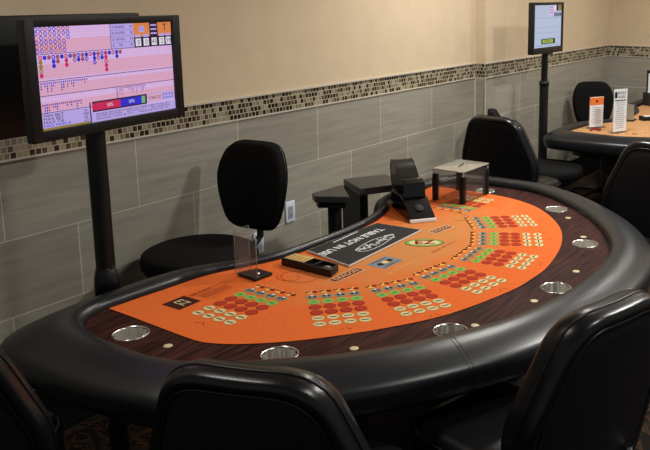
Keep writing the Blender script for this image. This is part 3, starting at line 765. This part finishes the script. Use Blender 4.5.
# tall curved cover rising to the back-left
b = MB(); so = round_poly([(.20, .088), (.205, .150), (.27, .215), (.335, .238), (.358, .20), (.345, .12), (.31, .088)], [.005, .03, .05, .03, .03, .05, .01], 5)
side_prism(b, so, W2*.80, 'smoke', .0); cv = b.build('curved_cover', t)
b = MB()
for s_ in (-1, 1): b.tube([(x, s_*W2*.80, z) for x, z in so], .002, 'black_gloss', 6, closed=True)
b.build('cover_rim', cv)
b = MB(); b.lathe([(0, .0015), (.020, .0015), (.022, 0)], 'board', n=20, M=Matrix.Translation((.06, 0, .0525)) @ Matrix.Rotation(-.53, 4, 'Y')); b.build('emblem', t)

# acrylic slot box
t = thing('acrylic_box', 'clear acrylic slot box on four black corner posts, right of the card shoe', 'box', (1.842, -.945, FZ))
hx, hy, hh = .125, .086, .162
b = MB(); b.box((0, 0, hh), (2*hx+.014, 2*hy+.014, .005), 'frost_acrylic', bev=.002); lid = b.build('lid', t)
b = MB(); b.box((.0, 0, hh+.003), (.10, .008, .001), 'p_ink', rz=.25); b.build('slot', lid)
for nm, c, d in (('side_panel', (0, -hy, hh/2+.002), (2*hx, .003, hh-.01)), ('side_panel', (0, hy, hh/2+.002), (2*hx, .003, hh-.01)), ('side_panel', (-hx, 0, hh/2+.002), (.003, 2*hy, hh-.01)), ('side_panel', (hx, 0, hh/2+.002), (.003, 2*hy, hh-.01))):
    b = MB(); b.box(c, d, 'acrylic'); b.build(nm, t)
for sx in (-1, 1):
    for sy in (-1, 1):
        b = MB(); b.box((sx*(hx-.006), sy*(hy-.006), .068), (.026, .026, .136), 'black_plastic', bev=.002); b.build('post', t)
b = MB(); b.tube([(-hx+.01, hy-.01, .09), (hx-.01, hy-.01, .09)], .003, 'black_plastic', 6); b.build('rod', t)
b = MB(); zt = hh-.003
b.tube([(-hx, -hy, zt), (hx, -hy, zt), (hx, hy, zt), (-hx, hy, zt)], .0022, 'acrylic_edge', 6, closed=True)
for sx in (-1, 1):
    for sy in (-1, 1): b.tube([(sx*(hx+.002), sy*(hy+.002), .003), (sx*(hx+.002), sy*(hy+.002), zt)], .0016, 'acrylic_edge', 6)
b.build('panel_edges', t)

# clear discard holder at left
t = thing('discard_holder', 'clear upright acrylic holder on a small black base, left part of the felt', 'card holder', (.418, -.886, FZ))
b = MB(); b.prism([(-.045, -.048), (.042, -.052), (.046, .03), (-.03, .056)], 0, .010, 'black_plastic', .002); b.build('base', t)
for c, d, rz in (((-.036, .002, .093), (.003, .100, .165), .08), ((-.008, .048, .096), (.062, .003, .172), -.25)):
    b = MB(); b.box(c, d, 'acrylic', rz=rz); pn = b.build('acrylic_panel', t)
    b = MB(); hx_, hy_ = (0, d[1]/2) if d[0] < d[1] else (d[0]/2, 0); cr, sr = math.cos(rz), math.sin(rz)
    P = [(c[0]+s*(hx_*cr-hy_*sr), c[1]+s*(hx_*sr+hy_*cr), c[2]+q*d[2]/2) for s, q in ((-1, -1), (-1, 1), (1, 1), (1, -1))]
    b.tube(P, .0011, 'acrylic_edge', 6); b.build('panel_edge', pn)
b = MB(); b.lathe([(.006, .010), (.006, .016), (0, .016)], 'steel', (.0, -.02, 0), 12); b.build('screw', t)

# card tray with gold tag
t = thing('card_tray', 'low black card tray with a gold tag at the board\'s left end', 'tray', (.592, -1.02, FZ), 0)
b = MB(); q = [(-.038, -.122), (.030, -.10), (.044, .128), (-.030, .132)]
b.prism(q, 0, .012, 'black_plastic', .001)
for i in range(4):
    p0, p1 = Vector(q[i]), Vector(q[(i+1) % 4]); d = p1-p0; m_ = (p0+p1)/2*.96
    b.box((m_.x, m_.y, .014), (d.length*.98, .007, .026), 'black_plastic', rz=math.atan2(d.y, d.x), bev=.001)
b.box((0, .075, .019), (.062, .104, .018), 'black_plastic'); b.box((0, -.028, .018), (.062, .008, .022), 'black_plastic'); b.build('tray_body', t)
b = MB(); b.box((.004, .070, .0290), (.064, .098, .003), 'gold_card', bev=.001)
for i in range(4): b.box((.0, .035+i*.022, .0308), (.036, .010, .0008), 'p_khaki')
b.build('gold_tag', t)
b = MB(); b.box((.0, -.075, .016), (.03, .045, .006), 'dark_grey', bev=.001); b.box((.004, -.07, .020), (.014, .02, .003), 'steel', bev=.001); b.build('card_pocket', t)

# dealer-side stand and drop box
t = thing('side_stand', 'small black angular stand with a flat top against the wall, left of the drop box', 'stand', (1.36, -.52, 0))
P = [(-.165, .00), (-.125, .055), (.095, .045), (-.09, -.155)]
P = [(1.195-1.36, -.52+.52), (1.235-1.36, -.468+.52), (1.455-1.36, -.478+.52), (1.275-1.36, -.665+.52)]
b = MB(); b.prism(P, .822, .853, 'dark_grey', .003); b.build('top', t)
b = MB(); b.prism([(x*.8-.01, y*.8) for x, y in P], .79, .822, 'black_plastic', .002); b.build('collar', t)
b = MB(); b.box((-.045, -.02, .40), (.05, .05, .80), 'black_plastic', bev=.004); b.build('post', t)
b = MB(); b.box((-.045, -.02, .01), (.22, .22, .02), 'black_plastic', bev=.004); b.build('foot', t)
t = thing('drop_box', 'black drop box cabinet at the bend of the rail beside the card shoe', 'cash box', (1.575, -.50, 0), 0)
P = [(1.524, -.43), (1.40, -.632), (1.606, -.752), (1.73, -.552)]; P = [(x-1.575, y+.50) for x, y in P]
b = MB(); b.prism(P, .826, .862, 'dark_grey', .003); b.build('top', t)
P2 = [(1.50, -.33), (1.43, -.60), (1.50, -.66), (1.70, -.50), (1.66, -.33)]; 
b = MB(); b.prism([(-.075, .06), (-.14, -.105), (-.05, -.085), (.10, .035), (.02, .10)], .42, .826, 'black_plastic', .003); b.build('body', t)
b = MB(); b.box((-.03, .02, .21), (.06, .06, .42), 'black_plastic'); b.box((-.03, .02, .01), (.24, .2, .02), 'black_plastic', bev=.003); b.build('leg', t)

# ------------------------------------------------------------------ things on the far table
def sign(label, x, y, rz, w, h, kind):
    t = thing('sign_holder', label, 'sign', (x, y, FZ), rz)
    b = MB(); b.box((0, 0, h/2), (w, .004, h), 'acrylic'); b.box((0, .012, .003), (w, .05, .005), 'acrylic'); b.build('acrylic_stand', t)
    b = MB()
    b.box((0, -.003, h/2+.004), (w*.96, .001, h*.96), 'paper')
    if kind == 'orange':
        b.box((0, -.004, h*.86), (w*.96, .001, h*.24), 'orange_paper'); b.box((0, -.0048, h*.86), (w*.14, .0006, h*.07), 'p_brown')
        for i in range(9): b.box((random.uniform(-.003, .003), -.0040, h*(.66-i*.062)), (w*random.uniform(.5, .75), .0006, .0022), 'paper_ink')
    else:
        b.box((-w*.34, -.004, h*.86), (w*.18, .0006, h*.14), 'p_ink')
        M = lambda z: Matrix.Translation((w*.08, -.0045, z)) @ Matrix.Rotation(PI/2, 4, 'X')
        b.text('BONUS', .030, M(h*.90), 'p_ink', w*.58); b.text('PAIRS', .030, M(h*.81), 'p_ink', w*.52); b.box((0, -.004, h*.735), (w*.8, .0006, h*.022), 'p_ink')
        for i in range(13): b.box((0, -.0040, h*(.68-i*.047)), (w*random.uniform(.5, .78), .0006, .0025), 'paper_ink')
    b.build('printed_card', t, fix=False)
random.seed(2)
b = None
sign('orange-topped white card in a stand at the near edge of the far table', 4.27, -.755, -.55, .135, .245, 'orange')
sign('tall white printed card in a clear stand, nearer than the orange one', 4.15, -.985, -.5, .135, .335, 'white')
t = thing('discard_holder', 'small clear acrylic holder between the two card stands on the far table', 'card holder', (4.78, -.86, FZ), .1)
b = MB(); b.box((0, 0, .005), (.10, .08, .01), 'black_plastic'); b.build('base', t)
b = MB(); b.box((-.045, 0, .075), (.003, .08, .13), 'frost_acrylic'); b.build('acrylic_panel', t)
b = MB(); b.box((0, .038, .075), (.09, .003, .13), 'acrylic'); b.build('acrylic_panel', t)
t = thing('card_tray', 'low black tray with a white strip on the far table', 'tray', (4.93, -1.03, FZ), -.9)
b = MB(); b.box((0, 0, .015), (.26, .09, .03), 'black_plastic', bev=.003); b.build('tray_body', t)
b = MB(); b.box((-.03, 0, .0315), (.15, .05, .003), 'white_print'); b.build('white_strip', t)
t = thing('notice_board', 'grey board lying flat on the far table at the right edge of the picture', 'sign', (4.62, -1.42, FZ), -.3)
b = MB(); b.box((0, 0, .003), (.42, .24, .006), 'dark_grey', bev=.001); b.build('board', t)
t = thing('slot_box', 'grey box with a pale blue panel on the far table, cut by the picture edge', 'box', (5.80, -.72, FZ), -.5)
b = MB(); b.box((0, 0, .06), (.12, .10, .12), 'dark_grey', bev=.004); b.build('box_body', t)
b = MB(); b.box((0, 0, .20), (.12, .012, .26), 'bezel', bev=.002); b.box((0, -.007, .20), (.10, .002, .2), 'plate'); b.build('upright_panel', t)

# ------------------------------------------------------------------ light
def lamp(x, y, power, size=.16, col=(1, .965, .90), z=2.985, spread=PI*.9):
    L = bpy.data.lights.new('downlight', 'AREA'); L.shape = 'DISK'; L.size = size; L.energy = power; L.color = col; L.spread = spread
    o = bpy.data.objects.new('downlight', L); C.objects.link(o); o.location = (x, y, z)
lamp(2.4, -3.0, 82, .30)
lamp(2.9, -.95, 44, .35)
lamp(.4, -3.4, 26, .4)
lamp(-.7, -.9, 14, .35)
lamp(4.9, -3.2, 34, .3)
lamp(5.1, -1.6, 32, .34)
w = bpy.data.worlds.new('World'); bpy.context.scene.world = w; w.use_nodes = True
w.node_tree.nodes['Background'].inputs[0].default_value = (.95, .97, 1, 1); w.node_tree.nodes['Background'].inputs[1].default_value = .22

# ------------------------------------------------------------------ camera
cd = bpy.data.cameras.new('camera'); cam = bpy.data.objects.new('camera', cd); C.objects.link(cam)
cam.location = (-1.61767, -2.94819, 1.79173); cam.rotation_euler = (PI/2-.18506, 0, -1.016079)
cd.sensor_width = 36; cd.sensor_fit = 'HORIZONTAL'; cd.lens = 797.19/650*36
cd.shift_x = (325-437.763)/650; cd.shift_y = (144.112-225)/650; cd.clip_start = .02
sc = bpy.context.scene; sc.camera = cam
sc.view_settings.view_transform = 'Standard'; sc.view_settings.look = 'None'; sc.view_settings.exposure = 0; sc.view_settings.gamma = 1
